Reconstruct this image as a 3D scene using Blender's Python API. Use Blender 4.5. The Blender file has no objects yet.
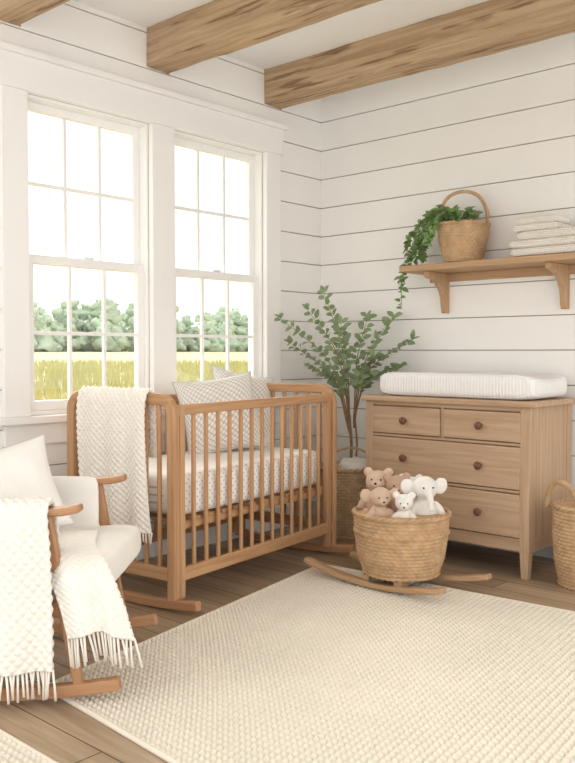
import bpy, math, random
from mathutils import Vector, Matrix, noise
import numpy as np
R = random.Random(7)
sc = bpy.context.scene
sc.view_settings.view_transform = 'Standard'
PI = math.pi

# ------------------------------------------------------------------ materials
def lin(c):
    o = []
    for v in c:
        v /= 255.0
        o.append(v/12.92 if v <= 0.04045 else ((v+0.055)/1.055)**2.4)
    return (o[0], o[1], o[2], 1.0)

def new_mat(name, rough=0.6):
    m = bpy.data.materials.new(name); m.use_nodes = True
    nt = m.node_tree; b = nt.nodes['Principled BSDF']
    b.inputs['Roughness'].default_value = rough
    b.inputs['Specular IOR Level'].default_value = 0.3
    return m, nt, b

def N(nt, t, **kw):
    n = nt.nodes.new(t)
    for k, v in kw.items():
        setattr(n, k, v)
    return n

def plain(name, c, rough=0.6, var=0.06, vs=6.0, bump=0.0, bs=200.0, dist=0.004, stretch=None):
    m, nt, b = new_mat(name, rough)
    L = nt.links.new
    tc = N(nt, 'ShaderNodeTexCoord')
    nz = N(nt, 'ShaderNodeTexNoise'); nz.inputs['Scale'].default_value = vs; nz.inputs['Detail'].default_value = 4
    if stretch:
        mp = N(nt, 'ShaderNodeMapping'); mp.inputs['Scale'].default_value = stretch
        L(tc.outputs['Object'], mp.inputs['Vector']); L(mp.outputs['Vector'], nz.inputs['Vector'])
    else:
        L(tc.outputs['Object'], nz.inputs['Vector'])
    cr = N(nt, 'ShaderNodeValToRGB')
    a = lin(c)
    cr.color_ramp.elements[0].position = 0.3; cr.color_ramp.elements[1].position = 0.7
    cr.color_ramp.elements[0].color = tuple(x*(1-var) for x in a[:3])+(1,)
    cr.color_ramp.elements[1].color = tuple(min(1, x*(1+var)) for x in a[:3])+(1,)
    L(nz.outputs['Fac'], cr.inputs['Fac']); L(cr.outputs['Color'], b.inputs['Base Color'])
    if bump > 0:
        n2 = N(nt, 'ShaderNodeTexNoise'); n2.inputs['Scale'].default_value = bs; n2.inputs['Detail'].default_value = 3
        L(tc.outputs['Object'], n2.inputs['Vector'])
        bp = N(nt, 'ShaderNodeBump'); bp.inputs['Strength'].default_value = bump; bp.inputs['Distance'].default_value = dist
        L(n2.outputs['Fac'], bp.inputs['Height']); L(bp.outputs['Normal'], b.inputs['Normal'])
    return m

def wood(name, dark, light, rough=0.5, sc_=1.0, knots=False):
    out = []
    for ax in range(3):
        m, nt, b = new_mat(name+'_'+'xyz'[ax], rough); L = nt.links.new
        tc = N(nt, 'ShaderNodeTexCoord'); mp = N(nt, 'ShaderNodeMapping')
        s = [20*sc_]*3; s[ax] = 0.9*sc_
        mp.inputs['Scale'].default_value = s
        L(tc.outputs['Object'], mp.inputs['Vector'])
        nz = N(nt, 'ShaderNodeTexNoise'); nz.inputs['Scale'].default_value = 2.0; nz.inputs['Detail'].default_value = 7
        nz.inputs['Distortion'].default_value = 0.8; nz.inputs['Roughness'].default_value = 0.6
        L(mp.outputs['Vector'], nz.inputs['Vector'])
        cr = N(nt, 'ShaderNodeValToRGB'); e = cr.color_ramp.elements
        e[0].position = 0.3; e[0].color = lin(dark); e[1].position = 0.68; e[1].color = lin(light)
        L(nz.outputs['Fac'], cr.inputs['Fac'])
        last = cr.outputs['Color']
        if knots:
            m2 = N(nt, 'ShaderNodeMapping'); s2 = [26.0]*3; s2[ax] = 2.0; m2.inputs['Scale'].default_value = s2
            L(tc.outputs['Object'], m2.inputs['Vector'])
            vo = N(nt, 'ShaderNodeTexNoise'); vo.inputs['Scale'].default_value = 1.2; vo.inputs['Detail'].default_value = 3
            L(m2.outputs['Vector'], vo.inputs['Vector'])
            c2 = N(nt, 'ShaderNodeValToRGB'); e2 = c2.color_ramp.elements
            e2[0].position = 0.36; e2[0].color = (.38, .30, .24, 1); e2[1].position = 0.43; e2[1].color = (1, 1, 1, 1)
            L(vo.outputs['Fac'], c2.inputs['Fac'])
            mx = N(nt, 'ShaderNodeMixRGB', blend_type='MULTIPLY'); mx.inputs['Fac'].default_value = 0.7
            L(last, mx.inputs['Color1']); L(c2.outputs['Color'], mx.inputs['Color2']); last = mx.outputs['Color']
        L(last, b.inputs['Base Color'])
        bp = N(nt, 'ShaderNodeBump'); bp.inputs['Strength'].default_value = 0.4 if knots else 0.15; bp.inputs['Distance'].default_value = 0.004 if knots else 0.003
        L(nz.outputs['Fac'], bp.inputs['Height']); L(bp.outputs['Normal'], b.inputs['Normal'])
        out.append(m)
    return out

def knit(name, c, pitch=0.016, coord='UV', strength=0.8, dist=0.006, rough=0.9, axes=(0, 1), shade=0.82, pitch2=None, diag=False, dots=None):
    """woven/knitted cloth: little nubs in rows, shade in the gaps painted into the colour, strongest for a pattern; dots = printed dot colour"""
    m, nt, b = new_mat(name, rough); L = nt.links.new
    tc = N(nt, 'ShaderNodeTexCoord'); sp = N(nt, 'ShaderNodeSeparateXYZ')
    L(tc.outputs[coord], sp.inputs['Vector'])
    src = [sp.outputs[axes[0]], sp.outputs[axes[1]]]
    if diag:
        ad = N(nt, 'ShaderNodeMath', operation='ADD'); su = N(nt, 'ShaderNodeMath', operation='SUBTRACT')
        for q in (ad, su): L(src[0], q.inputs[0]); L(src[1], q.inputs[1])
        src = [ad.outputs[0], su.outputs[0]]
    outs = []
    for i in range(2):
        k = PI/(pitch if (i == 0 or pitch2 is None) else pitch2)
        mu = N(nt, 'ShaderNodeMath', operation='MULTIPLY'); mu.inputs[1].default_value = k
        L(src[i], mu.inputs[0])
        sn = N(nt, 'ShaderNodeMath', operation='SINE'); L(mu.outputs[0], sn.inputs[0])
        ab = N(nt, 'ShaderNodeMath', operation='ABSOLUTE'); L(sn.outputs[0], ab.inputs[0]); outs.append(ab)
    pr = N(nt, 'ShaderNodeMath', operation='MULTIPLY'); L(outs[0].outputs[0], pr.inputs[0]); L(outs[1].outputs[0], pr.inputs[1])
    cr = N(nt, 'ShaderNodeValToRGB'); e = cr.color_ramp.elements; a = lin(c)
    if dots:
        e[0].position = 0.80; e[0].color = a; e[1].position = 0.86; e[1].color = lin(dots)
    else:
        e[0].position = 0.0; e[0].color = tuple(x*shade for x in a[:3])+(1,); e[1].position = 0.5; e[1].color = a
    L(pr.outputs[0], cr.inputs['Fac']); L(cr.outputs['Color'], b.inputs['Base Color'])
    if strength > 0:
        bp = N(nt, 'ShaderNodeBump'); bp.inputs['Strength'].default_value = strength; bp.inputs['Distance'].default_value = dist
        L(pr.outputs[0], bp.inputs['Height']); L(bp.outputs['Normal'], b.inputs['Normal'])
    b.inputs['Sheen Weight'].default_value = 0.1
    return m

M_wall = plain('white_shiplap_paint', (248, 246, 242), 0.55, 0.01, 3)
M_gap = plain('shiplap_groove_shade', (172, 166, 156), 0.8, 0.02)  # backing behind white boards, darkened to paint in the shade of the gaps
M_trim = plain('white_trim_paint', (249, 248, 245), 0.4, 0.008, 3)
M_ceil = plain('ceiling_paint', (249, 248, 246), 0.7, 0.01, 3)
W_crib = wood('crib_wood', (174, 130, 92), (204, 163, 122))
W_dres = wood('dresser_oak', (178, 146, 116), (206, 178, 148))
W_beam = wood('beam_timber', (162, 134, 104), (206, 178, 144), 0.85, 0.8, True)
W_chair = wood('chair_wood', (168, 122, 86), (198, 154, 116))
W_shelf = wood('shelf_wood', (174, 138, 104), (200, 166, 130))
M_knob = wood('knob_walnut', (100, 68, 50), (128, 90, 68))[2]
M_wick = plain('wicker', (202, 172, 136), 0.8, 0.16, 22, 0.5, 250)
M_wick2 = plain('wicker_honey', (200, 166, 128), 0.8, 0.16, 22, 0.5, 250)
M_cream = plain('cream_knit', (250, 244, 234), 0.95, 0.02, 30, 0.3, 400)
M_cream2 = plain('cream_knit_fine', (250, 246, 237), 0.95, 0.02, 30, 0.3, 400)
M_fringe = plain('fringe_yarn', (246, 240, 229), 0.95, 0.03)
M_sheet = knit('dotted_sheet', (250, 248, 245), 0.034, 'Object', 0, 0, axes=(1, 2), diag=True, dots=(208, 199, 188))
M_pad = knit('muslin_waffle', (251, 250, 248), 0.018, 'Object', 0.6, 0.006, shade=0.90)
M_uph = plain('oat_upholstery', (244, 240, 233), 0.95, 0.03, 10, 0.3, 400)
M_pill = knit('linen_pillow', (248, 244, 238), 0.005, 'UV', 0.3, 0.002, shade=0.94)
M_patt = knit('patterned_pillow', (249, 245, 238), 0.030, 'UV', 0.5, 0.004, shade=0.58, pitch2=0.020, diag=True)
M_towel = knit('towel_weave', (248, 242, 231), 0.012, 'Object', 0.8, 0.005, axes=(0, 2), shade=0.86)
M_rug = plain('wool_rug', (238, 229, 213), 0.95, 0.03, 3, 0.3, 300)
M_leaf = plain('olive_leaf', (134, 154, 112), 0.5, 0.25, 9)
M_ivy = plain('ivy_leaf', (122, 150, 92), 0.45, 0.3, 12)
M_bark = plain('bark', (158, 130, 102), 0.8, 0.15, 20)
M_soil = plain('soil', (70, 52, 40), 0.95, 0.2, 30)
M_tan = plain('plush_tan', (218, 190, 166), 0.95, 0.05, 10, 0.6, 500)
M_brown = plain('plush_rose_brown', (200, 166, 144), 0.95, 0.05, 10, 0.6, 500)
M_white = plain('plush_white', (247, 243, 236), 0.95, 0.03, 10, 0.6, 500)
M_eye = plain('plush_eye', (40, 30, 26), 0.3, 0.0)
M_tree = plain('hazy_tree_foliage', (184, 200, 176), 0.95, 0.16, 0.3, 0.4, 0.9, 0.6)  # distance haze is mixed into the pale leaf colour
M_grass = plain('meadow_grass', (180, 174, 132), 0.95, 0.10, 1.0, stretch=(0.5, 0.03, 1))
M_blade = plain('tall_grass', (188, 184, 126), 0.9, 0.2, 0.6)

def glass():
    m = bpy.data.materials.new('window_glass'); m.use_nodes = True; nt = m.node_tree
    nt.nodes.remove(nt.nodes['Principled BSDF']); o = nt.nodes['Material Output']
    t = N(nt, 'ShaderNodeBsdfTransparent'); g = N(nt, 'ShaderNodeBsdfGlossy'); g.inputs['Roughness'].default_value = 0.02
    mx = N(nt, 'ShaderNodeMixShader'); mx.inputs[0].default_value = 0.06
    nt.links.new(t.outputs[0], mx.inputs[1]); nt.links.new(g.outputs[0], mx.inputs[2]); nt.links.new(mx.outputs[0], o.inputs[0])
    return m
M_glass = glass()

def floor_mat():
    m, nt, b = new_mat('oak_floor', 0.45); L = nt.links.new
    tc = N(nt, 'ShaderNodeTexCoord')
    br = N(nt, 'ShaderNodeTexBrick'); br.offset = 0.37
    br.inputs['Scale'].default_value = 1.0; br.inputs['Brick Width'].default_value = 1.7; br.inputs['Row Height'].default_value = 0.15
    br.inputs['Mortar Size'].default_value = 0.0025; br.inputs['Bias'].default_value = 0.0
    br.inputs['Color1'].default_value = lin((190, 166, 138)); br.inputs['Color2'].default_value = lin((166, 143, 117)); br.inputs['Mortar'].default_value = lin((92, 74, 58))
    L(tc.outputs['Object'], br.inputs['Vector'])
    mp = N(nt, 'ShaderNodeMapping'); mp.inputs['Scale'].default_value = (1.2, 16, 1); L(tc.outputs['Object'], mp.inputs['Vector'])
    nz = N(nt, 'ShaderNodeTexNoise'); nz.inputs['Scale'].default_value = 2; nz.inputs['Detail'].default_value = 7; nz.inputs['Distortion'].default_value = 0.6
    L(mp.outputs['Vector'], nz.inputs['Vector'])
    cr = N(nt, 'ShaderNodeValToRGB'); e = cr.color_ramp.elements; e[0].position = .3; e[0].color = (.70, .68, .66, 1); e[1].position = .65; e[1].color = (1, 1, 1, 1)
    L(nz.outputs['Fac'], cr.inputs['Fac'])
    mx = N(nt, 'ShaderNodeMixRGB', blend_type='MULTIPLY'); mx.inputs['Fac'].default_value = 1
    L(br.outputs['Color'], mx.inputs['Color1']); L(cr.outputs['Color'], mx.inputs['Color2']); L(mx.outputs['Color'], b.inputs['Base Color'])
    return m
M_floor = floor_mat()

# ------------------------------------------------------------------ mesh builder
def catmull(pts, n=8):
    P = [Vector(p) for p in pts]; P = [P[0]*2-P[1]]+P+[P[-1]*2-P[-2]]
    out = []
    for i in range(1, len(P)-2):
        for k in range(n):
            t = k/n
            out.append(0.5*((2*P[i])+(P[i+1]-P[i-1])*t+(2*P[i-1]-5*P[i]+4*P[i+1]-P[i+2])*t*t+(3*P[i]-P[i-1]-3*P[i+1]+P[i+2])*t**3))
    out.append(P[-2].copy())
    return out

class MB:
    def __init__(s):
        s.V = []; s.F = []; s.MI = []; s.S = []; s.UV = []
    def add(s, vs, fs, mi=0, smooth=False, uvs=None):
        o = len(s.V); s.V += [tuple(v) for v in vs]
        for f in fs:
            s.F.append([i+o for i in f]); s.MI.append(mi); s.S.append(smooth)
            s.UV.append([uvs[i] for i in f] if uvs else None)
    def box(s, lo, hi, mi=None, mat=None):
        x0, y0, z0 = lo; x1, y1, z1 = hi
        vs = [Vector(v) for v in [(x0,y0,z0),(x1,y0,z0),(x1,y1,z0),(x0,y1,z0),(x0,y0,z1),(x1,y0,z1),(x1,y1,z1),(x0,y1,z1)]]
        if mi is None:
            d = [abs(x1-x0), abs(y1-y0), abs(z1-z0)]; mi = d.index(max(d))
        if mat: vs = [mat @ v for v in vs]
        s.add(vs, [(0,3,2,1),(4,5,6,7),(0,1,5,4),(1,2,6,5),(2,3,7,6),(3,0,4,7)], mi)
    def bar(s, p0, p1, w, h, side=(0, 1, 0), mi=None, w1=None, h1=None):
        p0 = Vector(p0); p1 = Vector(p1); d = (p1-p0).normalized(); sd = Vector(side); sd = (sd-d*sd.dot(d)).normalized(); up = d.cross(sd)
        w1 = w if w1 is None else w1; h1 = h if h1 is None else h1
        vs = []
        for p, a, c in ((p0, w, h), (p1, w1, h1)):
            for i, j in ((-1,-1),(1,-1),(1,1),(-1,1)):
                vs.append(p+sd*(a/2*i)+up*(c/2*j))
        if mi is None:
            dd = [abs(x) for x in d]; mi = dd.index(max(dd))
        s.add(vs, [(0,1,2,3),(7,6,5,4),(0,4,5,1),(1,5,6,2),(2,6,7,3),(3,7,4,0)], mi)
    def sweep(s, pts, w, h, side, mi=None):
        pts = [Vector(p) for p in pts]; sd = Vector(side).normalized(); n = len(pts); vs = []
        for i, p in enumerate(pts):
            t = (pts[min(i+1, n-1)]-pts[max(i-1, 0)]).normalized(); up = t.cross(sd).normalized()
            for a, c in ((-1,-1),(1,-1),(1,1),(-1,1)):
                vs.append(p+sd*(w/2*a)+up*(h/2*c))
        o = len(s.V); s.V += [tuple(v) for v in vs]
        def af(f, m):
            s.F.append([k+o for k in f]); s.MI.append(m); s.S.append(False); s.UV.append(None)
        for i in range(n-1):
            d = pts[i+1]-pts[i]; dd = [abs(x) for x in d]; m = dd.index(max(dd)) if mi is None else mi
            for k in range(4):
                a = i*4+k; b = i*4+(k+1) % 4
                af((a, a+4, b+4, b), m)
        af((0,1,2,3), 0 if mi is None else mi); e = (n-1)*4; af((e+3,e+2,e+1,e), 0 if mi is None else mi)
    def tube(s, pts, r, n=14, mi=0, closed=False):
        pts = [Vector(p) for p in pts]; m = len(pts); rs = r if isinstance(r, (list, tuple)) else [r]*m
        vs = []; fs = []; prev = None
        for i, p in enumerate(pts):
            if closed: t = pts[(i+1) % m]-pts[(i-1) % m]
            else: t = pts[min(i+1, m-1)]-pts[max(i-1, 0)]
            t.normalize()
            if prev is None: a = t.orthogonal().normalized()
            else: a = (prev-t*prev.dot(t)).normalized()
            prev = a; b = t.cross(a)
            for k in range(n):
                an = 2*PI*k/n; vs.append(p+(a*math.cos(an)+b*math.sin(an))*rs[i])
        for i in range(m if closed else m-1):
            for k in range(n):
                j = (i+1) % m
                fs.append((i*n+k, i*n+(k+1) % n, j*n+(k+1) % n, j*n+k))
        s.add(vs, fs, mi, True)
        if not closed:
            o = len(s.V)-len(vs)
            for f in ([i for i in range(n)][::-1], [(m-1)*n+i for i in range(n)]):
                s.F.append([q+o for q in f]); s.MI.append(mi); s.S.append(False); s.UV.append(None)
    def rev(s, prof, n=32, c=(0, 0, 0), mi=0, smooth=True, mat=None):
        vs = []; fs = []
        for r, z in prof:
            for k in range(n):
                a = 2*PI*k/n; v = Vector((r*math.cos(a), r*math.sin(a), z))
                if mat: v = mat @ v
                vs.append(v+Vector(c))
        for i in range(len(prof)-1):
            for k in range(n):
                fs.append((i*n+k, i*n+(k+1) % n, (i+1)*n+(k+1) % n, (i+1)*n+k))
        s.add(vs, fs, mi, smooth)
        o = len(s.V)-len(vs)
        if prof[0][0] > 1e-4: s.F.append([o+i for i in range(n)][::-1]); s.MI.append(mi); s.S.append(False); s.UV.append(None)
        if prof[-1][0] > 1e-4: s.F.append([o+(len(prof)-1)*n+i for i in range(n)]); s.MI.append(mi); s.S.append(False); s.UV.append(None)
    def ell(s, c, r, mi=0, rot=None, nu=20, nv=12):
        c = Vector(c); vs = []; fs = []
        for j in range(nv+1):
            th = PI*j/nv
            for i in range(nu):
                ph = 2*PI*i/nu
                v = Vector((r[0]*math.sin(th)*math.cos(ph), r[1]*math.sin(th)*math.sin(ph), r[2]*math.cos(th)))
                if rot: v = rot @ v
                vs.append(c+v)
        for j in range(nv):
            for i in range(nu):
                fs.append((j*nu+i, (j+1)*nu+i, (j+1)*nu+(i+1) % nu, j*nu+(i+1) % nu))
        s.add(vs, fs, mi, True)
    def surf(s, f, nu, nv, mi=0, uvs=(1, 1), flip=False):
        vs = []; fs = []; uv = []
        for i in range(nu+1):
            for j in range(nv+1):
                vs.append(f(i/nu, j/nv)); uv.append((i/nu*uvs[0], j/nv*uvs[1]))
        for i in range(nu):
            for j in range(nv):
                a = i*(nv+1)+j; q = (a, a+nv+1, a+nv+2, a+1)
                fs.append(q[::-1] if flip else q)
        s.add(vs, fs, mi, True, uv)
    def prism(s, poly, ax, a0, a1, mi=0):
        n = len(poly); vs = []
        for a in (a0, a1):
            for p, q in poly:
                v = [p, q]; v.insert(ax, a); vs.append(v)
        s.add(vs, [list(range(n))[::-1], [n+i for i in range(n)]]+[(i, (i+1) % n, n+(i+1) % n, n+i) for i in range(n)], mi)
    def slab(s, a, b, T, z0=0, p=8, mi=0, n=36, dish=0.0, e=0.3, cx=0, cy=0):
        """cushion like rounded block a x b x T resting on z0"""
        def mk(sign):
            def f(u, v):
                x = math.sin((u*2-1)*PI/2); y = math.sin((v*2-1)*PI/2)
                t = max(0, (1-abs(x)**p)*(1-abs(y)**p))**e
                th = T/2*t*(1+(dish*(y*y-0.5) if sign > 0 else 0))
                k = 1-0.05*(abs(x)*abs(y))**6
                return (cx+a/2*x*k, cy+b/2*y*k, z0+T/2+sign*th)
            return f
        s.surf(mk(1), n, n, mi, (a, b)); s.surf(mk(-1), n, n, mi, (a, b), True)
    def build(s, name, mats, parent=None, loc=(0, 0, 0), rot=(0, 0, 0), bevel=0, seg=2):
        me = bpy.data.meshes.new(name); me.from_pydata(s.V, [], s.F)
        if any(u for u in s.UV):
            ul = me.uv_layers.new(name='UVMap'); k = 0
            for f, u in zip(s.F, s.UV):
                for i in range(len(f)):
                    ul.data[k].uv = u[i] if u else (0, 0); k += 1
        me.polygons.foreach_set('material_index', s.MI); me.polygons.foreach_set('use_smooth', s.S)
        if not isinstance(mats, (list, tuple)): mats = [mats]
        for m in mats: me.materials.append(m)
        if len(mats) == 1: me.polygons.foreach_set('material_index', [0]*len(s.F))
        me.update()
        ob = bpy.data.objects.new(name, me); sc.collection.objects.link(ob)
        ob.location = loc; ob.rotation_euler = rot
        if parent: ob.parent = parent
        if bevel:
            bm = ob.modifiers.new('bevel', 'BEVEL'); bm.width = bevel; bm.segments = seg; bm.limit_method = 'ANGLE'; bm.angle_limit = math.radians(50)
        return ob

def empty(name, loc, rz=0.0):
    e = bpy.data.objects.new(name, None); sc.collection.objects.link(e); e.location = loc; e.rotation_euler = (0, 0, rz); e.empty_display_size = 0.1
    return e

# ------------------------------------------------------------------ room shell
CEIL = 2.88
XR, YF = 4.7, -4.9
def boards(mb, ax, lo, hi, hole=None, front=0.0, pitch=0.19, gap=0.006):
    z = 0.0
    while z < CEIL:
        z0 = z+gap/2; z1 = min(z+pitch-gap/2, CEIL)
        segs = [(lo, hi, z0, z1)]
        if hole:
            h0, h1, hz0, hz1 = hole
            if z1 > hz0 and z0 < hz1:
                segs = [(lo, h0, z0, z1), (h1, hi, z0, z1)]
                if z0 < hz0: segs.append((h0, h1, z0, hz0))
                if z1 > hz1: segs.append((h0, h1, hz1, z1))
        for a, b, c, d in segs:
            if ax == 0: mb.box((a, 0.0, c), (b, 0.015, d), 0)
            else: mb.box((-0.015, a, c), (0.0, b, d), 0)
        z += pitch
mb = MB(); boards(mb, 0, 0.0, XR); mb.box((-0.13, 0.015, 0), (XR, 0.13, CEIL), 1)
mb.build('wall_back', [M_wall, M_gap])
WY = [(-2.20, -1.45), (-1.29, -0.55)]; WZ = (0.82, 2.37)
mb = MB(); boards(mb, 1, YF, 0.0, (-2.28, -0.47, 0.75, 2.46))
mb.box((-0.13, YF, 0), (-0.015, 0.015, WZ[0]), 1); mb.box((-0.13, YF, WZ[1]), (-0.015, 0.015, CEIL), 1)
for a, b in ((YF, WY[0][0]), (WY[0][1], WY[1][0]), (WY[1][1], 0.015)):
    mb.box((-0.13, a, WZ[0]), (-0.015, b, WZ[1]), 1)
mb.build('wall_left', [M_wall, M_gap])
mb = MB(); mb.box((-0.13, YF, CEIL), (XR, 0.13, CEIL+0.1), 0); mb.build('ceiling', M_ceil)
mb = MB(); mb.box((-0.13, YF, -0.08), (XR, 0.13, 0.0), 0); mb.build('floor', M_floor)
mb = MB(); mb.box((0.0, -0.018, 0), (XR, 0.0, 0.14), 0); mb.build('baseboard_back', M_trim, bevel=0.004)
mb = MB(); mb.box((0.0, YF, 0), (0.018, -0.018, 0.14), 0); mb.build('baseboard_left', M_trim, bevel=0.004)
# window casing
mb = MB()
X0 = -0.0149
mb.box((X0, -2.34, 0.82), (0.022, -2.20, 2.37), 0); mb.box((X0, -1.45, 0.82), (0.022, -1.29, 2.37), 0); mb.box((X0, -0.55, 0.82), (0.022, -0.42, 2.37), 0)
mb.box((X0, -2.36, 2.37), (0.028, -0.40, 2.53), 0); mb.box((X0, -2.385, 2.53), (0.05, -0.375, 2.56), 0)
mb.box((X0, -2.385, 0.785), (0.06, -0.375, 0.82), 0); mb.box((X0, -2.34, 0.68), (0.022, -0.42, 0.785), 0)
mb.build('trim_1', M_trim, bevel=0.004)
for wi, (a, b) in enumerate(WY):
    e = empty('window_%d' % (wi+1), (0, (a+b)/2, 0)); h = (b-a)/2; z0, z1 = WZ; zm = 1.585
    mb = MB()
    mb.box((-0.13, -h, z0), (-0.015, -h+0.015, z1), 0); mb.box((-0.13, h-0.015, z0), (-0.015, h, z1), 0)
    mb.box((-0.13, -h+0.015, z1-0.015), (-0.015, h-0.015, z1), 0); mb.box((-0.14, -h+0.015, z0), (-0.015, h-0.015, z0+0.02), 0)
    mb.build('frame', M_trim, e, bevel=0.002)
    for nm, xx, s0, s1 in (('lower_sash', -0.055, z0+0.02, zm+0.022), ('upper_sash', -0.090, zm-0.022, z1-0.015)):
        mb = MB(); hh = h-0.015; fw = 0.042; t = 0.016
        mb.box((xx-t, -hh, s0), (xx+t, -hh+fw, s1), 0); mb.box((xx-t, hh-fw, s0), (xx+t, hh, s1), 0)
        mb.box((xx-t, -hh+fw, s1-fw), (xx+t, hh-fw, s1), 0); mb.box((xx-t, -hh+fw, s0), (xx+t, hh-fw, s0+fw+0.006), 0)
        W = 2*(hh-fw)
        for k in (1, 2):
            yy = -hh+fw+W*k/3; mb.box((xx-0.010, yy-0.009, s0+fw), (xx+0.010, yy+0.009, s1-fw), 0)
        zz = (s0+s1)/2; mb.box((xx-0.009, -hh+fw, zz-0.009), (xx+0.009, hh-fw, zz+0.009), 0)
        mb.build(nm, M_trim, e, bevel=0.002)
        mb = MB(); mb.box((xx-0.002, -hh+fw-0.005, s0+fw-0.005), (xx+0.002, hh-fw+0.005, s1-fw+0.005), 0); mb.build(nm+'_glass', M_glass, e)
    mb = MB(); mb.box((-0.045, -0.03, zm+0.022), (-0.03, 0.03, zm+0.034), 0); mb.build('sash_lock', M_trim, e, bevel=0.003)
# ceiling beams
for yy in (-0.47, -1.39, -2.31, -3.6):
    mb = MB(); n = 110; L_ = XR-0.02
    w = 0.155; zb = 2.67
    vs = []; fs = []
    for i in range(n+1):
        x = 0.002+L_*i/n
        for (dy, z) in ((-w/2, CEIL), (-w/2, zb), (w/2, zb), (w/2, CEIL)):
            j = noise.noise(Vector((x*2.2, dy*9+yy*3, z*5)))*0.012+noise.noise(Vector((x*10, dy*9+yy*3, z*5)))*0.006
            vs.append((x, yy+dy+j, z+(j if z < CEIL else 0)))
    for i in range(n):
        for k in range(4):
            fs.append((i*4+k, (i+1)*4+k, (i+1)*4+(k+1) % 4, i*4+(k+1) % 4))
    fs += [(3, 2, 1, 0), (n*4, n*4+1, n*4+2, n*4+3)]
    mb.add(vs, fs, 0); mb.build('ceiling_beam', W_beam[0], bevel=0.006)

# ------------------------------------------------------------------ outdoors: meadow rising gently to a distant tree line
mb = MB(); mb.add([(-0.13, -260, -0.35), (-0.13, 620, -0.35), (-260, 620, 1.6), (-260, -260, 1.6)], [(0, 1, 2, 3)]); mb.add([(-0.13, -260, -0.36), (-0.13, 620, -0.36), (-260, 620, 1.5), (-260, -260, 1.5)], [(3, 2, 1, 0)]); mb.build('meadow_ground', M_grass)
# tall meadow grass standing on the ground in front of the windows
mb = MB()
for i in range(16000):
    dd = 6+54*(R.random()**1.3); ang = R.uniform(0.40, 1.06)
    x = 3.67-dd*math.cos(ang)*1.25; y = -4.40+dd*math.sin(ang)*1.15
    if x > -1.5: continue
    zg = -0.35+1.95*(-x/260); hgt = R.uniform(0.35, 0.62); wd = 0.008+0.0008*dd; a_ = R.uniform(0, PI)
    dx, dy = math.cos(a_)*wd, math.sin(a_)*wd; lx, ly = R.uniform(-.14, .14), R.uniform(-.14, .14)
    mb.add([(x-dx, y-dy, zg-0.02), (x+dx, y+dy, zg-0.02), (x+lx*.4+dx*.7, y+ly*.4+dy*.7, zg+hgt*.6), (x+lx*.4-dx*.7, y+ly*.4-dy*.7, zg+hgt*.6), (x+lx, y+ly, zg+hgt)], [(0, 1, 2, 3), (3, 2, 4)])
mb.build('meadow_tall_grass', M_blade)
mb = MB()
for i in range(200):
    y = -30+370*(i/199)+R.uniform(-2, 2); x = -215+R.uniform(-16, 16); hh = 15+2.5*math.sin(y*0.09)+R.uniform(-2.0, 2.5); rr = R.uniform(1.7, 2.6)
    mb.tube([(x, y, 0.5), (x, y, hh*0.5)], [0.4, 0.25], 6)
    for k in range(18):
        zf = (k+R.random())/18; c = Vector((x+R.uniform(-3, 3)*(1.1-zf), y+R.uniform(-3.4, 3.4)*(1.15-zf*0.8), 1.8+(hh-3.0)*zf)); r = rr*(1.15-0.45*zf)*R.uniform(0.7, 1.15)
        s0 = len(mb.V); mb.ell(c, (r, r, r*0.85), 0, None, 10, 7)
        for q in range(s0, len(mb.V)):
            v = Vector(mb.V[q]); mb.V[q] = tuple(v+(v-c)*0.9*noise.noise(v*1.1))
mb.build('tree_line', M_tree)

# ------------------------------------------------------------------ rugs
def rug(name, A, B, C, D, nu, nv, hgt=0.019):
    A, B, C, D = [np.array(p) for p in (A, B, C, D)]; k = 4
    U, Vv = np.meshgrid(np.linspace(0, 1, nu*k+1), np.linspace(0, 1, nv*k+1), indexing='ij')
    P = (A[None, None]*((1-U)*(1-Vv))[..., None]+D*(U*(1-Vv))[..., None]+B*((1-U)*Vv)[..., None]+C*(U*Vv)[..., None])
    h = np.abs(np.sin(PI*U*nu))**0.8*np.abs(np.sin(PI*Vv*nv))**0.9
    rngz = np.random.RandomState(3).rand(*U.shape)*0.0010
    z = 0.004+(hgt-0.005)*h+rngz
    V = np.stack([P[..., 0], P[..., 1], z], -1).reshape(-1, 3)
    a, b = U.shape; idx = np.arange(a*b).reshape(a, b)
    F = np.stack([idx[:-1, :-1], idx[:-1, 1:], idx[1:, 1:], idx[1:, :-1]], -1).reshape(-1, 4)
    me = bpy.data.meshes.new(name); me.vertices.add(len(V)); me.vertices.foreach_set('co', V.ravel())
    me.loops.add(F.size); me.loops.foreach_set('vertex_index', F.ravel()); me.polygons.add(len(F))
    me.polygons.foreach_set('loop_start', np.arange(0, F.size, 4)); me.polygons.foreach_set('loop_total', np.full(len(F), 4))
    me.polygons.foreach_set('use_smooth', np.ones(len(F), bool)); me.update(); me.validate()
    me.materials.append(M_rug)
    if me.polygons[0].normal.z < 0: me.flip_normals()
    e = empty(name, (0, 0, 0)); ob = bpy.data.objects.new('pile', me); sc.collection.objects.link(ob); ob.parent = e
    mb = MB(); cs = [A, B, C, D]
    for i in range(4):
        p, q = cs[i], cs[(i+1) % 4]
        mb.tube([(p[0]*(1-t)+q[0]*t, p[1]*(1-t)+q[1]*t, 0.008) for t in np.linspace(0, 1, 20)], 0.009, 8)
    mb.build('bound_edge', M_rug, e)
    return e
rug('area_rug', (0.83, -0.99), (1.19, -2.86), (3.75, -3.05), (3.65, -0.80), 104, 76)
rug('accent_rug', (0.75, -3.14), (0.75, -3.9), (1.95, -3.9), (1.95, -3.14), 46, 30)

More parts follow.
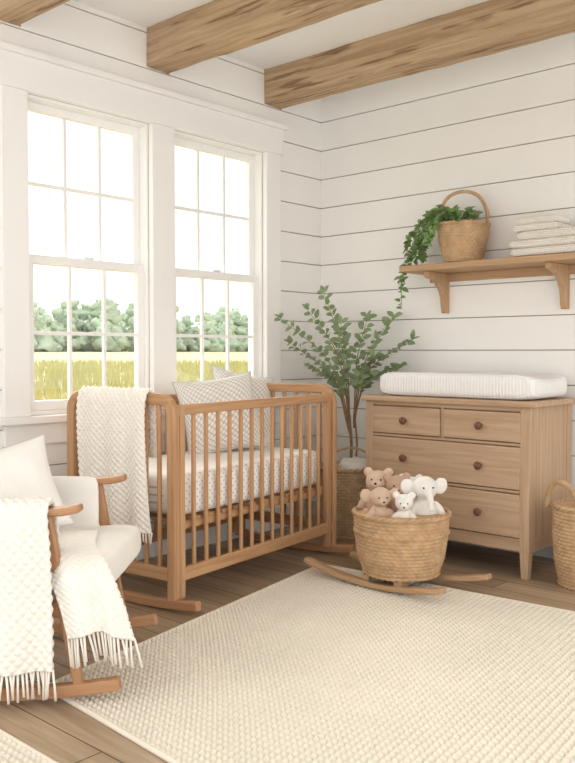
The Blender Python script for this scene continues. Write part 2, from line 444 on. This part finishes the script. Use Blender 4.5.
# ------------------------------------------------------------------ cloth helpers
def drape(name, parent, path, wv, width, mat, waves=3, amp=0.012, out=(0, -1, 0), skew=(0, 0, 0), fringe=0.07, r=0.0035, wstart=0.4, seed=0, spread=0.0, pitch=0.030, nub=0.008):
    rr = random.Random(seed); P = catmull(path, 10); n = len(P); wv = Vector(wv).normalized(); out = Vector(out); skew = Vector(skew)
    ln = sum((P[i+1]-P[i]).length for i in range(n-1))
    T = [(P[min(i+1, n-1)]-P[max(i-1, 0)]).normalized() for i in range(n)]
    D = [0.0]
    for i in range(n-1): D.append(D[-1]+(P[i+1]-P[i]).length)
    def f(u, v, bumps=True):
        s = u*ln; i = 0
        while i < n-2 and D[i+1] < s: i += 1
        t = (s-D[i])/max(1e-6, D[i+1]-D[i]); p = P[i].lerp(P[i+1], t); tt = T[i].lerp(T[i+1], t)
        fr = max(0, (u-wstart)/(1-wstart))
        w = width*(1+spread*fr)
        q = p+wv*((v-0.5)*w)+out*(amp*(0.25+fr)*math.sin(v*waves*2*PI+seed+u*2))+skew*fr+Vector((0, 0, -0.02*fr*math.sin(v*PI*1.3+seed)))
        if bumps:
            a = s; b = v*width
            h = abs(math.sin(PI*(a+b)/pitch))*abs(math.sin(PI*(a-b)/pitch))
            nn = tt.cross(wv).normalized()
            if nn.dot(out) < -0.05 or (abs(nn.dot(out)) <= 0.05 and nn.z < 0): nn = -nn
            q = q+nn*(nub*h)
        return q
    mb = MB(); mb.surf(f, int(ln/0.0045), int(width/0.0045), 0, (ln, width))
    ob = mb.build(name, mat, parent); so = ob.modifiers.new('solid', 'SOLIDIFY'); so.thickness = 0.012; so.offset = 0
    if fringe:
        fb = MB(); k = int(width/0.011)
        for j in range(k+1):
            p = f(1.0, j/k, False); q = f(0.98, j/k, False); d = (p-q).normalized(); dd = (d+Vector((0, 0, -0.8))).normalized()
            L = fringe*rr.uniform(0.85, 1.1); w = Vector((rr.uniform(-.006, .006), rr.uniform(-.006, .006), 0))
            fb.tube([p-d*0.005, p+dd*L*0.5+w, p+dd*L+w*1.6], [r*1.3, r*1.1, r*1.3], 6)
        fb.build(name+'_fringe', M_fringe, parent)
    return ob

def pillow(name, parent, w, h, T, mat, loc, rot, n=30):
    mb = MB()
    def mk(sg):
        def f(u, v):
            x = math.sin((u*2-1)*PI/2); y = math.sin((v*2-1)*PI/2)
            t = max(0, (1-x**2)*(1-y**2))**0.42
            px = w/2*x*(1-0.09*(1-y*y)); py = h/2*y*(1-0.09*(1-x*x))
            wr = 0.006*math.sin(x*9+y*5)*t
            return Vector((sg*(T/2*t+wr*0.6), px, py))
        return f
    mb.surf(mk(1), n, n, 0, (w, h)); mb.surf(mk(-1), n, n, 0, (w, h), True)
    e = []
    for k in range(80):
        s = k/80*4; sd = int(s); t = s-sd
        u, v = [(t, 0), (1, t), (1-t, 1), (0, 1-t)][sd]; e.append(mk(1)(u, v))
    mb.tube(e, 0.004, 6, 0, True)
    return mb.build(name, mat, parent, loc, rot)

# ------------------------------------------------------------------ baskets
def basket(name, loc, prof, rows, stakes, mat, A=0.009, rim=0.012, e=None, fill=None, fillmat=None, bands=()):
    if e is None: e = empty(name, loc)
    def rad(z):
        for (r0, z0), (r1, z1) in zip(prof[:-1], prof[1:]):
            if z <= z1: return r0+(r1-r0)*(z-z0)/(z1-z0)
        return prof[-1][0]
    z0, z1 = prof[0][1], prof[-1][1]; nr = rows*4; nt_ = stakes*6; vs = []; fs = []
    for j in range(nr+1):
        zz = z0+(z1-z0)*j/nr; row = min(j//4, rows-1); fr = (j-row*4)/4
        for i in range(nt_):
            th = 2*PI*i/nt_
            d = A*(math.sin(PI*fr)**0.7 if 0 < fr < 1 else 0)*(0.6+0.4*math.sin(stakes*th+PI*row))
            rr = rad(zz)+d-A*0.5
            vs.append((rr*math.cos(th), rr*math.sin(th), zz))
    for j in range(nr):
        for i in range(nt_):
            fs.append((j*nt_+i, j*nt_+(i+1) % nt_, (j+1)*nt_+(i+1) % nt_, (j+1)*nt_+i))
    mb = MB(); mb.add(vs, fs, 0, True)
    ins = [(max(r-0.012, 0.01), z) for r, z in prof]
    mb.rev([(0.0, z0+0.004)]+[(ins[0][0], z0+0.004)]+ins[1:], 48)
    mb.rev([(0.0, z0), (prof[0][0], z0)], 48)
    for zc, rs in [(z1, rim), (z0+0.008, rim*0.7)]+[(b, rim*0.7) for b in bands]:
        for ph in (0, PI):
            pts = []
            for i in range(200):
                th = 2*PI*i/200; q = th*stakes/2+ph
                r0 = rad(zc)+math.cos(q)*rs*0.5; pts.append((r0*math.cos(th), r0*math.sin(th), zc+math.sin(q)*rs*0.5))
            mb.tube(pts, rs*0.62, 8, 0, True)
    mb.build('woven_body', mat, e)
    if fill:
        fb = MB(); fb.rev([(rad(fill)-0.014, fill-0.02), (rad(fill)-0.02, fill), (rad(fill)*0.5, fill+0.008), (0.0, fill+0.01)], 40); fb.build('filling', fillmat, e)
    return e

def handle(e, name, pts, r, mat, turns=14):
    P = catmull(pts, 14); mb = MB(); n = len(P)
    for ph in (0, 2*PI/3, 4*PI/3):
        q = []
        for i, p in enumerate(P):
            t = (P[min(i+1, n-1)]-P[max(i-1, 0)]).normalized(); a = t.cross(Vector((0.3, 0.9, 0.1))).normalized(); b = t.cross(a)
            an = turns*2*PI*i/n+ph; q.append(p+(a*math.cos(an)+b*math.sin(an))*r*0.5)
        mb.tube(q, r*0.62, 8)
    mb.build(name, mat, e)

# ------------------------------------------------------------------ crib
a = math.radians(7)
crib = empty('baby_crib', (0.458, -1.42, 0), a)
Lh, Wh = 0.645, 0.322
def endframe(mb, y):
    z1 = 0.925; r = 0.07; pts = [(Wh, y, 0.045), (Wh, y, 0.3), (Wh, y, 0.6)]
    for k in range(0, 9):
        an = PI/2*k/8; pts.append((Wh-r+r*math.cos(an), y, z1-r+r*math.sin(an)))
    for k in range(0, 9):
        an = PI/2+PI/2*k/8; pts.append((-Wh+r+r*math.cos(an), y, z1-r+r*math.sin(an)))
    pts += [(-Wh, y, 0.6), (-Wh, y, 0.3), (-Wh, y, 0.045)]
    mb.sweep(pts, 0.036, 0.05, (0, 1, 0))
for nm, y in (('end_frame_1', -Lh), ('end_frame_2', Lh)):
    mb = MB(); endframe(mb, y); mb.box((-Wh+0.02, y-0.014, 0.13), (Wh-0.02, y+0.014, 0.19))
    for k in range(1, 8):
        x = -Wh+2*Wh*k/8; mb.tube([(x, y, 0.18), (x, y, 0.91)], 0.0105, 14, 2)
    mb.build(nm, W_crib, crib, bevel=0.008, seg=3)
    mb = MB(); pts = []
    for k in range(25):
        x = -0.355+0.82*k/24; pts.append((x, y, 0.024+0.15*(x-0.06)**2))
    mb.sweep(pts, 0.036, 0.042, (0, 1, 0), 0); mb.build(nm.replace('end_frame', 'rocker_runner'), W_chair, crib, bevel=0.006)
for nm, x in (('front_rail', Wh-0.002), ('back_rail', -Wh+0.002)):
    mb = MB(); mb.box((x-0.017, -Lh+0.018, 0.855), (x+0.017, Lh-0.018, 0.900)); mb.box((x-0.015, -Lh+0.018, 0.125), (x+0.015, Lh-0.018, 0.185))
    for s_ in (-1, 1):
        mb.box((x-0.018, s_*(Lh-0.045)-0.018, 0.05), (x+0.018, s_*(Lh-0.045)+0.018, 0.90))
    for k in range(1, 14):
        y = -(Lh-0.05)+2*(Lh-0.05)*k/14; mb.tube([(x, y, 0.17), (x, y, 0.87)], 0.0105, 14, 2)
    mb.build(nm, W_crib, crib, bevel=0.006, seg=3)
mb = MB()
for k in range(12):
    y = -0.57+1.14*k/11; mb.box((-Wh+0.02, y-0.025, 0.375), (Wh-0.02, y+0.025, 0.39))
for x in (-Wh+0.035, Wh-0.035): mb.box((x-0.012, -Lh+0.02, 0.34), (x+0.012, Lh-0.02, 0.375))
mb.build('mattress_base', W_crib, crib, bevel=0.003)
mb = MB(); mb.slab(0.60, 1.23, 0.20, 0.392, p=16, e=0.25, n=44); mb.build('mattress', M_sheet, crib)
pillow('patterned_pillow', crib, 0.46, 0.43, 0.16, M_patt, (-0.11, 0.20, 0.79), (math.radians(7), math.radians(-17), math.radians(-30)))
pillow('patterned_pillow_large', crib, 0.42, 0.46, 0.14, M_patt, (-0.16, 0.46, 0.80), (math.radians(-12), math.radians(-18), math.radians(-18)))
drape('crib_throw', crib, [(-0.02, -Lh+0.04, 0.66), (-0.02, -Lh+0.033, 0.80), (-0.02, -Lh+0.028, 0.91), (-0.02, -Lh, 0.960), (-0.02, -Lh-0.033, 0.925), (-0.02, -Lh-0.045, 0.80), (-0.02, -Lh-0.05, 0.60), (-0.02, -Lh-0.05, 0.42), (-0.02, -Lh-0.045, 0.33)],
      (1, 0, 0), 0.43, M_cream, 3, 0.014, (0, -1, 0), (0.03, 0, 0), 0.05, seed=2, wstart=0.45)

# ------------------------------------------------------------------ dresser
dr = empty('dresser', (1.27, -0.275, 0)); DW, DD, DH = 0.50, 0.245, 0.885
mb = MB()
for sx in (-1, 1):
    for sy in (-1, 1):
        x = sx*(DW-0.025); y = sy*(DD-0.025)
        mb.box((x-0.025, y-0.025, 0.14), (x+0.025, y+0.025, DH-0.03)); mb.bar((x, y, 0.0), (x, y, 0.14), 0.036, 0.036, w1=0.05, h1=0.05)
    x = sx*(DW-0.014); mb.box((x-0.008, -DD+0.045, 0.16), (x+0.008, DD-0.045, DH-0.03), 2)
    mb.box((sx*(DW-0.015)-0.012, -DD+0.045, 0.13), (sx*(DW-0.015)+0.012, DD-0.045, 0.20), 1)
mb.box((-DW+0.02, DD-0.02, 0.16), (DW-0.02, DD-0.008, DH-0.03), 0)
yF = -DD
mb.box((-DW+0.045, yF+0.004, 0.135), (DW-0.045, yF+0.03, 0.198)); mb.box((-DW+0.045, yF+0.004, DH-0.052), (DW-0.045, yF+0.03, DH-0.03))
mb.box((-DW+0.045, yF+0.006, 0.660), (DW-0.045, yF+0.03, 0.674)); mb.box((-DW+0.045, yF+0.006, 0.424), (DW-0.045, yF+0.03, 0.438)); mb.box((-0.008, yF+0.006, 0.67), (0.008, yF+0.03, 0.85), 2)
mb.box((-DW+0.03, yF+0.03, 0.15), (DW-0.03, yF+0.034, DH-0.04), 0)
mb.build('carcass', W_dres, dr, bevel=0.003)
mb = MB(); mb.box((-DW-0.022, -DD-0.024, DH-0.03), (DW+0.022, DD+0.01, DH)); mb.build('top', W_dres, dr, bevel=0.006, seg=3)
k = 0
for x0, x1, z0, z1 in ((-0.450, -0.012, 0.679, 0.828), (0.012, 0.450, 0.679, 0.828), (-0.450, 0.450, 0.443, 0.655), (-0.450, 0.450, 0.203, 0.419)):
    k += 1; mb = MB(); mb.box((x0, yF-0.004, z0), (x1, yF+0.02, z1), 0); mb.build('drawer_%d' % k, W_dres, dr, bevel=0.004)
    mb = MB(); ks = [(x0+x1)/2] if x1-x0 < 0.6 else [-0.23, 0.23]
    rm = Matrix.Rotation(PI/2, 3, 'X')
    for kx in ks:
        mb.rev([(0.0, -0.002), (0.011, 0.0), (0.009, 0.008), (0.008, 0.014), (0.019, 0.020), (0.021, 0.027), (0.017, 0.034), (0.0, 0.037)], 24, (kx, yF-0.004, (z0+z1)/2), 0, True, rm)
    mb.build('knob_%d' % k, M_knob, dr)
pad = empty('changing_pad', (1.305, -0.285, DH))
mb = MB(); mb.slab(0.95, 0.45, 0.130, 0.0, p=12, e=0.28, dish=0.40, n=56); mb.build('pad_cover', M_pad, pad)

# ------------------------------------------------------------------ shelf
sh = empty('wall_shelf', (0.82, 0, 1.63))
mb = MB(); mb.box((0, -0.27, -0.035), (1.45, 0.0, 0.0)); mb.box((0.05, -0.022, -0.085), (1.40, 0.0, -0.035)); mb.build('board', W_shelf, sh, bevel=0.004)
for i, x in enumerate((0.16, 0.90)):
    mb = MB(); poly = [(0, -0.035), (-0.23, -0.035), (-0.23, -0.065)]
    for t in range(9):
        an = PI/2*t/8; poly.append((-0.20+0.155*math.sin(an), -0.075-0.16*(1-math.cos(an))))
    poly += [(-0.035, -0.27), (0, -0.27)]
    mb.prism(poly, 0, x-0.018, x+0.018, 2); mb.build('bracket_%d' % (i+1), W_shelf, sh, bevel=0.004)
iv = empty('potted_ivy_basket', (1.17, -0.145, 1.632))
bk = basket('ivy_basket', None, [(0.100, 0), (0.125, 0.08), (0.14, 0.16), (0.145, 0.215)], 15, 30, M_wick2, 0.008, 0.010, e=iv, fill=0.18, fillmat=M_soil)
hx = Vector((0.9, 0.42, 0)).normalized()
hp = [hx*-0.135+Vector((0, 0, 0.19)), hx*-0.13+Vector((0, 0, 0.29)), hx*-0.085+Vector((0, 0, 0.375)), Vector((0, 0, 0.405)), hx*0.085+Vector((0, 0, 0.375)), hx*0.13+Vector((0, 0, 0.29)), hx*0.135+Vector((0, 0, 0.19))]
handle(bk, 'handle', hp, 0.010, M_wick2)

def leaf(mb, p, d, up, L, W, mi=0, fold=0.25, heart=False):
    d = d.normalized(); s = d.cross(up)
    if s.length < 1e-3: s = d.orthogonal()
    s.normalize(); n = s.cross(d)
    if heart: prof = [(0.0, 0.0), (-0.06, 0.55), (0.22, 1.0), (0.6, 0.7), (1.0, 0.0)]
    else: prof = [(0.0, 0.0), (0.22, 0.75), (0.5, 1.0), (0.8, 0.65), (1.0, 0.0)]
    vs = []
    for t, w in prof:
        c = p+d*(L*t)-n*(0.22*L*t*t)
        if w == 0: vs.append(c)
        else: vs += [c+s*(W/2*w)+n*(fold*W/2*w), c, c-s*(W/2*w)+n*(fold*W/2*w)]
    fs = [(0, 1, 2), (0, 2, 3), (1, 4, 5, 2), (2, 5, 6, 3), (4, 7, 8, 5), (5, 8, 9, 6), (7, 10, 8), (8, 10, 9)]
    mb.add(vs, fs, mi, True)
# ivy
lv = MB(); st = MB()
vines = [
 [(-0.04, 0, 0.2), (-0.14, -0.02, 0.29), (-0.24, -0.03, 0.20), (-0.30, -0.04, 0.06), (-0.375, -0.05, -0.06), (-0.385, -0.05, -0.25)],
 [(-0.05, 0.02, 0.2), (-0.17, 0.0, 0.26), (-0.29, 0.0, 0.16), (-0.38, -0.01, 0.02), (-0.40, -0.03, -0.12)],
 [(-0.05, -0.04, 0.2), (-0.13, -0.1, 0.25), (-0.21, -0.13, 0.14), (-0.25, -0.15, 0.04)],
 [(-0.03, 0.0, 0.2), (-0.08, -0.05, 0.30), (-0.15, -0.09, 0.30), (-0.22, -0.10, 0.20), (-0.25, -0.11, 0.10)],
 [(0, 0, 0.2), (-0.02, -0.06, 0.28), (0.02, -0.11, 0.27), (0.04, -0.15, 0.23)],
 [(0, 0, 0.2), (0.05, -0.02, 0.28), (0.1, -0.05, 0.27), (0.13, -0.08, 0.24)],
 [(-0.02, 0.04, 0.2), (-0.1, 0.06, 0.30), (-0.2, 0.06, 0.27), (-0.28, 0.05, 0.16), (-0.31, 0.03, 0.05)],
 [(-0.03, 0.0, 0.2), (-0.10, -0.03, 0.27), (-0.18, -0.06, 0.23), (-0.22, -0.08, 0.08), (-0.20, -0.1, 0.02)],
 [(-0.02, 0.0, 0.2), (-0.12, 0.02, 0.32), (-0.23, 0.0, 0.28), (-0.32, -0.02, 0.20), (-0.36, -0.03, 0.10)],
 [(-0.02, -0.02, 0.2), (-0.06, -0.10, 0.27), (-0.10, -0.16, 0.19), (-0.12, -0.17, 0.09)],
]
for v in vines:
    P = catmull(v, 12); st.tube(P, 0.002, 6)
    for i in range(2, len(P)-1):
        for q in range(2):
            if R.random() < 0.72:
                d = Vector((R.uniform(-1, 1), R.uniform(-1, 0.6), R.uniform(-0.7, 0.5)))
                if (P[i]+d*0.03).y > 0.12: d.y = -abs(d.y)
                leaf(lv, P[i]+Vector((R.uniform(-.014, .014), R.uniform(-.014, .014), R.uniform(-.014, .014))), d, Vector((R.uniform(-.4, .7), -0.9, 0.8)), R.uniform(.026, .042), R.uniform(.024, .035), 0, 0.2, True)
lv.build('leaves', M_ivy, iv); st.build('vines', M_ivy, iv)
# folded blankets
fb = empty('folded_blanket_stack', (1.70, -0.14, 1.631))
mb = MB(); zz = 0
for w, d, t, ox in ((0.42, 0.24, 0.046, 0.02), (0.40, 0.23, 0.046, 0.0), (0.37, 0.22, 0.046, 0.03), (0.25, 0.19, 0.042, -0.06), (0.235, 0.185, 0.040, -0.055)):
    mb.slab(w, d, t, zz, p=10, e=0.36, n=30, cx=ox); zz += t-0.002
mb.build('folded_blankets', M_towel, fb)

# ------------------------------------------------------------------ potted olive tree
ot = empty('potted_olive_tree', (0.46, -0.27, 0.0))
tb = basket('tree_basket', None, [(0.15, 0), (0.17, 0.15), (0.185, 0.30), (0.19, 0.42)], 24, 32, M_wick, 0.009, 0.012, e=ot, fill=0.37, fillmat=M_uph)
rx = Vector((0.742, 0.67, 0)); fx = Vector((-0.67, 0.742, 0))
hp = [rx*-0.17+fx*-0.05+Vector((0, 0, 0.40)), rx*-0.12+fx*-0.05+Vector((0, 0, 0.50)), rx*0.0+fx*-0.06+Vector((0, 0, 0.545)), rx*0.12+fx*-0.05+Vector((0, 0, 0.50)), rx*0.17+fx*-0.05+Vector((0, 0, 0.40))]
handle(tb, 'handle', hp, 0.008, M_wick)
mb = MB(); mb.ell(rx*0.03+fx*-0.06+Vector((0, 0, 0.43)), (0.11, 0.09, 0.055))
for q in range(len(mb.V)):
    v = Vector(mb.V[q]); mb.V[q] = tuple(v+Vector((0, 0, 0.03*noise.noise(v*25))))
mb.build('linen_cloth', M_uph, tb)
lv = MB(); st = MB()
def cl(p):  # keep foliage inside the room
    w = p+Vector((0.46, -0.27, 0))
    if w.y > -0.05: p = p.copy(); p.y = 0.22-R.uniform(0, .03)
    if w.x < 0.06: p = p.copy(); p.x = -0.38
    return p
tips = [(-0.42, 1.33, -0.05), (-0.36, 1.18, 0.0), (-0.24, 1.04, -0.1), (-0.16, 1.49, 0.02), (-0.06, 1.30, -0.05),
        (0.27, 1.34, 0.0), (0.36, 1.20, -0.12), (0.30, 1.04, -0.05), (0.14, 1.10, -0.12), (0.11, 1.34, 0.03), (-0.26, 1.38, -0.1)]
st.tube(catmull([(0, 0, 0.36), (0.012, 0.0, 0.55), (-0.005, 0.0, 0.74)], 6), 0.009, 10); st.tube(catmull([(0.02, 0.01, 0.36), (0.04, 0.02, 0.55), (0.035, 0.0, 0.74)], 6), 0.006, 10)
for tx, tz, tf in tips:
    tip = rx*tx+fx*tf+Vector((0, 0, tz)); z0 = R.uniform(0.62, 0.74)
    base = Vector((0.0 if tx < 0 else 0.03, 0, z0))
    mid = base.lerp(tip, 0.5)+Vector((0, 0, 0.07))-rx*tx*0.20
    P = [cl(q) for q in catmull([base, mid, tip], 9)]
    st.tube(P, [0.005*(1-0.75*i/len(P)) for i in range(len(P))], 6)
    for i in range(6, len(P)):
        t = (P[min(i+1, len(P)-1)]-P[i-1]).normalized()
        sd = t.cross(Vector((R.uniform(-.5, .5), R.uniform(-.5, .5), 1))).normalized()
        for s_ in (-1, 1):
            d = t*0.6+sd*s_+Vector((0, 0, R.uniform(-.2, .4)))
            q = P[i]+d.normalized()*0.010
            if (q+d*0.06).y > 0.22: d.y = -abs(d.y)*0.4
            leaf(lv, q, d, Vector((R.uniform(-.5, .5)+0.5, -0.9, 0.6)), R.uniform(.048, .068), R.uniform(.030, .040))
    leaf(lv, P[-1], (P[-1]-P[-2]) if P[-1].y < .2 else Vector((0.3, -0.5, 0.4)), Vector((0, -0.5, 1)), 0.055, 0.032)
lv.build('leaves', M_leaf, ot); st.build('branches', M_bark, ot)

# ------------------------------------------------------------------ toy basket with rockers + plush toys
ZB = 0.060
tbk = basket('toy_basket', (1.37, -1.04, 0.014), [(0.175, ZB), (0.205, ZB+0.08), (0.222, ZB+0.2), (0.225, ZB+0.29)], 17, 40, M_wick2, 0.010, 0.012, fill=ZB+0.24, fillmat=M_uph, bands=(ZB+0.205,))
for i, y in enumerate((-0.13, 0.13)):
    mb = MB(); pts = []
    for k in range(31):
        x = -0.47+0.80*k/30+(0.06 if i else 0); pts.append((x, y*(1.15), 0.020+0.30*(x+0.05)**2))
    mb.sweep(pts, 0.05, 0.026, (0, 1, 0), 0); mb.build('rocker_runner_%d' % (i+1), W_shelf, tbk, bevel=0.006)
mb = MB(); mb.box((-0.12, -0.15, 0.034), (-0.08, 0.15, 0.060)); mb.box((0.06, -0.15, 0.034), (0.10, 0.15, 0.060)); mb.build('cross_bars', W_shelf, tbk, bevel=0.003)

def plush(name, loc, s, mat, rz, tilt=0.0, ears='round', trunk=False):
    e = empty(name, loc, rz); e.rotation_euler = (tilt, 0, rz); mb = MB()
    mb.ell((0, 0, 0), (.062*s, .055*s, .075*s)); mb.ell((0, -.008*s, .115*s), (.058*s, .053*s, .054*s))
    mb.ell((0, -.055*s, .102*s), (.026*s, .022*s, .020*s))
    for q in (-1, 1):
        if ears == 'round': mb.ell((q*.05*s, 0, .160*s), (.024*s, .012*s, .024*s))
        elif ears == 'elephant': mb.ell((q*.078*s, 0.005*s, .120*s), (.034*s, .010*s, .040*s), 0, Matrix.Rotation(q*0.25, 3, 'Y'))
        else: mb.ell((q*.03*s, 0.005*s, .205*s), (.016*s, .010*s, .062*s), 0, Matrix.Rotation(q*0.3, 3, 'Y'))
        mb.ell((q*.062*s, -.03*s, .018*s), (.02*s, .022*s, .05*s), 0, Matrix.Rotation(-q*0.6, 3, 'Y'))
        mb.ell((q*.035*s, -.055*s, -.045*s), (.025*s, .035*s, .024*s)); mb.ell((q*.038*s, -.085*s, -.036*s), (.024*s, .015*s, .028*s))
    if trunk:
        mb.tube(catmull([(0, -.05*s, .105*s), (0, -.085*s, .085*s), (0, -.092*s, .05*s), (0, -.105*s, .03*s)], 5), [.018*s-.0005*s*i for i in range(16)], 12)
    ob = mb.build('body', mat, e); rm = ob.modifiers.new('remesh', 'REMESH'); rm.mode = 'VOXEL'; rm.voxel_size = 0.005*s; rm.use_smooth_shade = True
    sm = ob.modifiers.new('smooth', 'SMOOTH'); sm.iterations = 4; sm.factor = 0.6
    mb = MB()
    for q in (-1, 1): mb.ell((q*.022*s, -.0565*s, .125*s), (.0045*s,)*3, nu=10, nv=8)
    if not trunk: mb.ell((0, -.077*s, .107*s), (.007*s, .005*s, .005*s), nu=10, nv=8)
    mb.build('eyes_and_nose', M_eye, e)
    return e
def bp(r, f, z): v = Vector((1.37, -1.04, 0))+rx*r+fx*f; return (v.x, v.y, z)
plush('plush_bear', bp(-0.105, 0.07, 0.385), 1.0, M_tan, 0.45, -0.1)
plush('plush_bear', bp(-0.020, 0.03, 0.385), 0.92, M_brown, 0.75, 0.10, 'round')
plush('plush_puppy', bp(-0.110, -0.05, 0.350), 0.88, M_tan, 0.9, 0.15, 'elephant')
plush('plush_bunny', bp(0.06, 0.11, 0.375), 0.85, M_white, 0.5, -0.1, 'round')
plush('plush_elephant', bp(0.105, -0.02, 0.365), 1.05, M_white, 0.9, 0.05, 'elephant', True)
plush('plush_lamb', bp(0.0, -0.10, 0.350), 0.74, M_white, 0.6, 0.2, 'round')

# floor basket right of dresser
rb = basket('storage_basket', (2.03, -0.40, 0), [(0.14, 0), (0.165, 0.12), (0.175, 0.25), (0.17, 0.385)], 22, 32, M_wick2, 0.010, 0.013, fill=0.30, fillmat=M_uph)
for i in range(2):
    hp = []
    for k in range(9):
        an = PI*k/8; hp.append(rx*(-0.155+0.02*abs(math.cos(an)))+fx*(-0.085*math.cos(an))+rx*(0.05*(math.cos(an)))+Vector((0, 0, 0.37+0.135*math.sin(an))))
    if i: hp = [Vector((-p.x, -p.y, p.z)) for p in hp]
    handle(rb, 'handle_%d' % (i+1), hp, 0.013, M_wick2, 9)

# ------------------------------------------------------------------ rocking chair
ch = empty('rocking_chair', (0.995, -2.765, 0.013), math.radians(40.5))
hw = 0.325
for i, y in enumerate((-hw, hw)):
    mb = MB(); pts = []
    for k in range(33):
        x = -0.60+0.965*k/32; pts.append((x, y, 0.022+0.20*(x+0.08)**2))
    mb.sweep(pts, 0.036, 0.042, (0, 1, 0), 0); mb.build('rocker_%d' % (i+1), W_chair, ch, bevel=0.007)
    mb = MB()
    mb.bar((0.13, y, 0.60), (0.235, y, 0.045), 0.034, 0.040, (0, 1, 0), 2, 0.028, 0.032)
    mb.bar((-0.33, y, 0.585), (-0.40, y, 0.045), 0.034, 0.040, (0, 1, 0), 2, 0.028, 0.030)
    mb.bar((0.19, y, 0.30), (-0.36, y, 0.27), 0.028, 0.055, (0, 1, 0), 0)
    mb.build('side_frame_%d' % (i+1), W_chair, ch, bevel=0.006)
    mb = MB(); mb.sweep(catmull([(-0.42, y, 0.580), (-0.2, y, 0.597), (0.05, y, 0.607), (0.18, y, 0.612), (0.245, y, 0.624)], 6), 0.062, 0.026, (0, 1, 0), 0)
    mb.build('armrest_%d' % (i+1), W_chair, ch, bevel=0.009, seg=3)
mb = MB(); mb.box((0.165, -hw, 0.265), (0.20, hw, 0.32)); mb.box((-0.385, -hw, 0.245), (-0.35, hw, 0.30)); mb.build('seat_rails', W_chair, ch, bevel=0.005)
mb = MB(); mb.slab(0.66, 0.585, 0.125, 0.0, p=14, e=0.30); mb.build('seat_cushion', M_uph, ch, (0.0, 0, 0.315), (0, math.radians(-3), 0))
mb = MB(); mb.slab(0.50, 0.54, 0.12, 0.0, p=8, e=0.34); mb.build('back_cushion', M_uph, ch, (-0.42, 0, 0.67), (0, math.radians(-66+180), 0))
mb = MB()
for y in (-0.25, 0.25): mb.bar((-0.36, y, 0.28), (-0.66, y, 0.95), 0.034, 0.036, (0, 1, 0), 2)
mb.bar((-0.655, -0.27, 0.94), (-0.655, 0.27, 0.94), 0.05, 0.03, (0, 0, 1), 1); mb.build('back_frame', W_chair, ch, bevel=0.006)
mb = MB(); mb.slab(0.50, 0.24, 0.05, 0.0, p=6, e=0.36); mb.build('side_panel', M_uph, ch, (-0.10, 0.295, 0.515), (PI/2, 0, 0))
pillow('chair_pillow', ch, 0.46, 0.34, 0.16, M_pill, (-0.14, -0.04, 0.61), (math.radians(12), math.radians(-24), math.radians(-60)))
y = -hw
drape('arm_throw', ch, [(-0.10, y+0.10, 0.47), (-0.10, y+0.065, 0.56), (-0.10, y+0.04, 0.622), (-0.10, y, 0.640), (-0.10, y-0.045, 0.61), (-0.09, y-0.055, 0.50), (-0.085, y-0.055, 0.35), (-0.08, y-0.06, 0.22), (-0.08, y-0.06, 0.13)],
      (1, 0, 0), 0.50, M_cream, 3, 0.012, (0, -1, 0), (0.0, 0, 0), 0.085, seed=5, wstart=0.4, pitch=0.034)
drape('seat_throw', ch, [(0.09, 0.10, 0.452), (0.12, -0.05, 0.458), (0.16, -0.20, 0.460), (0.20, -0.295, 0.455), (0.24, -0.350, 0.40), (0.27, -0.364, 0.32), (0.285, -0.370, 0.26), (0.295, -0.372, 0.22)],
      (1, 0.0, 0), 0.20, M_cream2, 2, 0.012, (0, -1, 0), (0.02, 0, 0), 0.09, seed=9, wstart=0.4, spread=0.05, pitch=0.024, nub=0.006)

# ------------------------------------------------------------------ light
w = bpy.data.worlds.new('sky'); sc.world = w; w.use_nodes = True
bg = w.node_tree.nodes['Background']; bg.inputs['Color'].default_value = (1.0, 0.998, 0.992, 1); bg.inputs['Strength'].default_value = 1.80
sd = bpy.data.lights.new('sun', 'SUN'); sd.energy = 6.0; sd.angle = math.radians(40); sd.color = (1, 0.97, 0.92)
so = bpy.data.objects.new('sun', sd); sc.collection.objects.link(so); so.location = (-6, 1, 6)
so.rotation_euler = Vector((0.85, -0.25, -0.50)).to_track_quat('-Z', 'Y').to_euler()

cam = bpy.data.cameras.new('camera'); co = bpy.data.objects.new('camera', cam); sc.collection.objects.link(co)
co.location = (3.67, -4.40, 1.13); co.rotation_euler = (math.radians(88.0), 0, math.radians(42.07))
cam.sensor_fit = 'VERTICAL'; cam.sensor_height = 24; cam.lens = 848*24/763; cam.clip_end = 900; cam.clip_start = 0.05
sc.camera = co
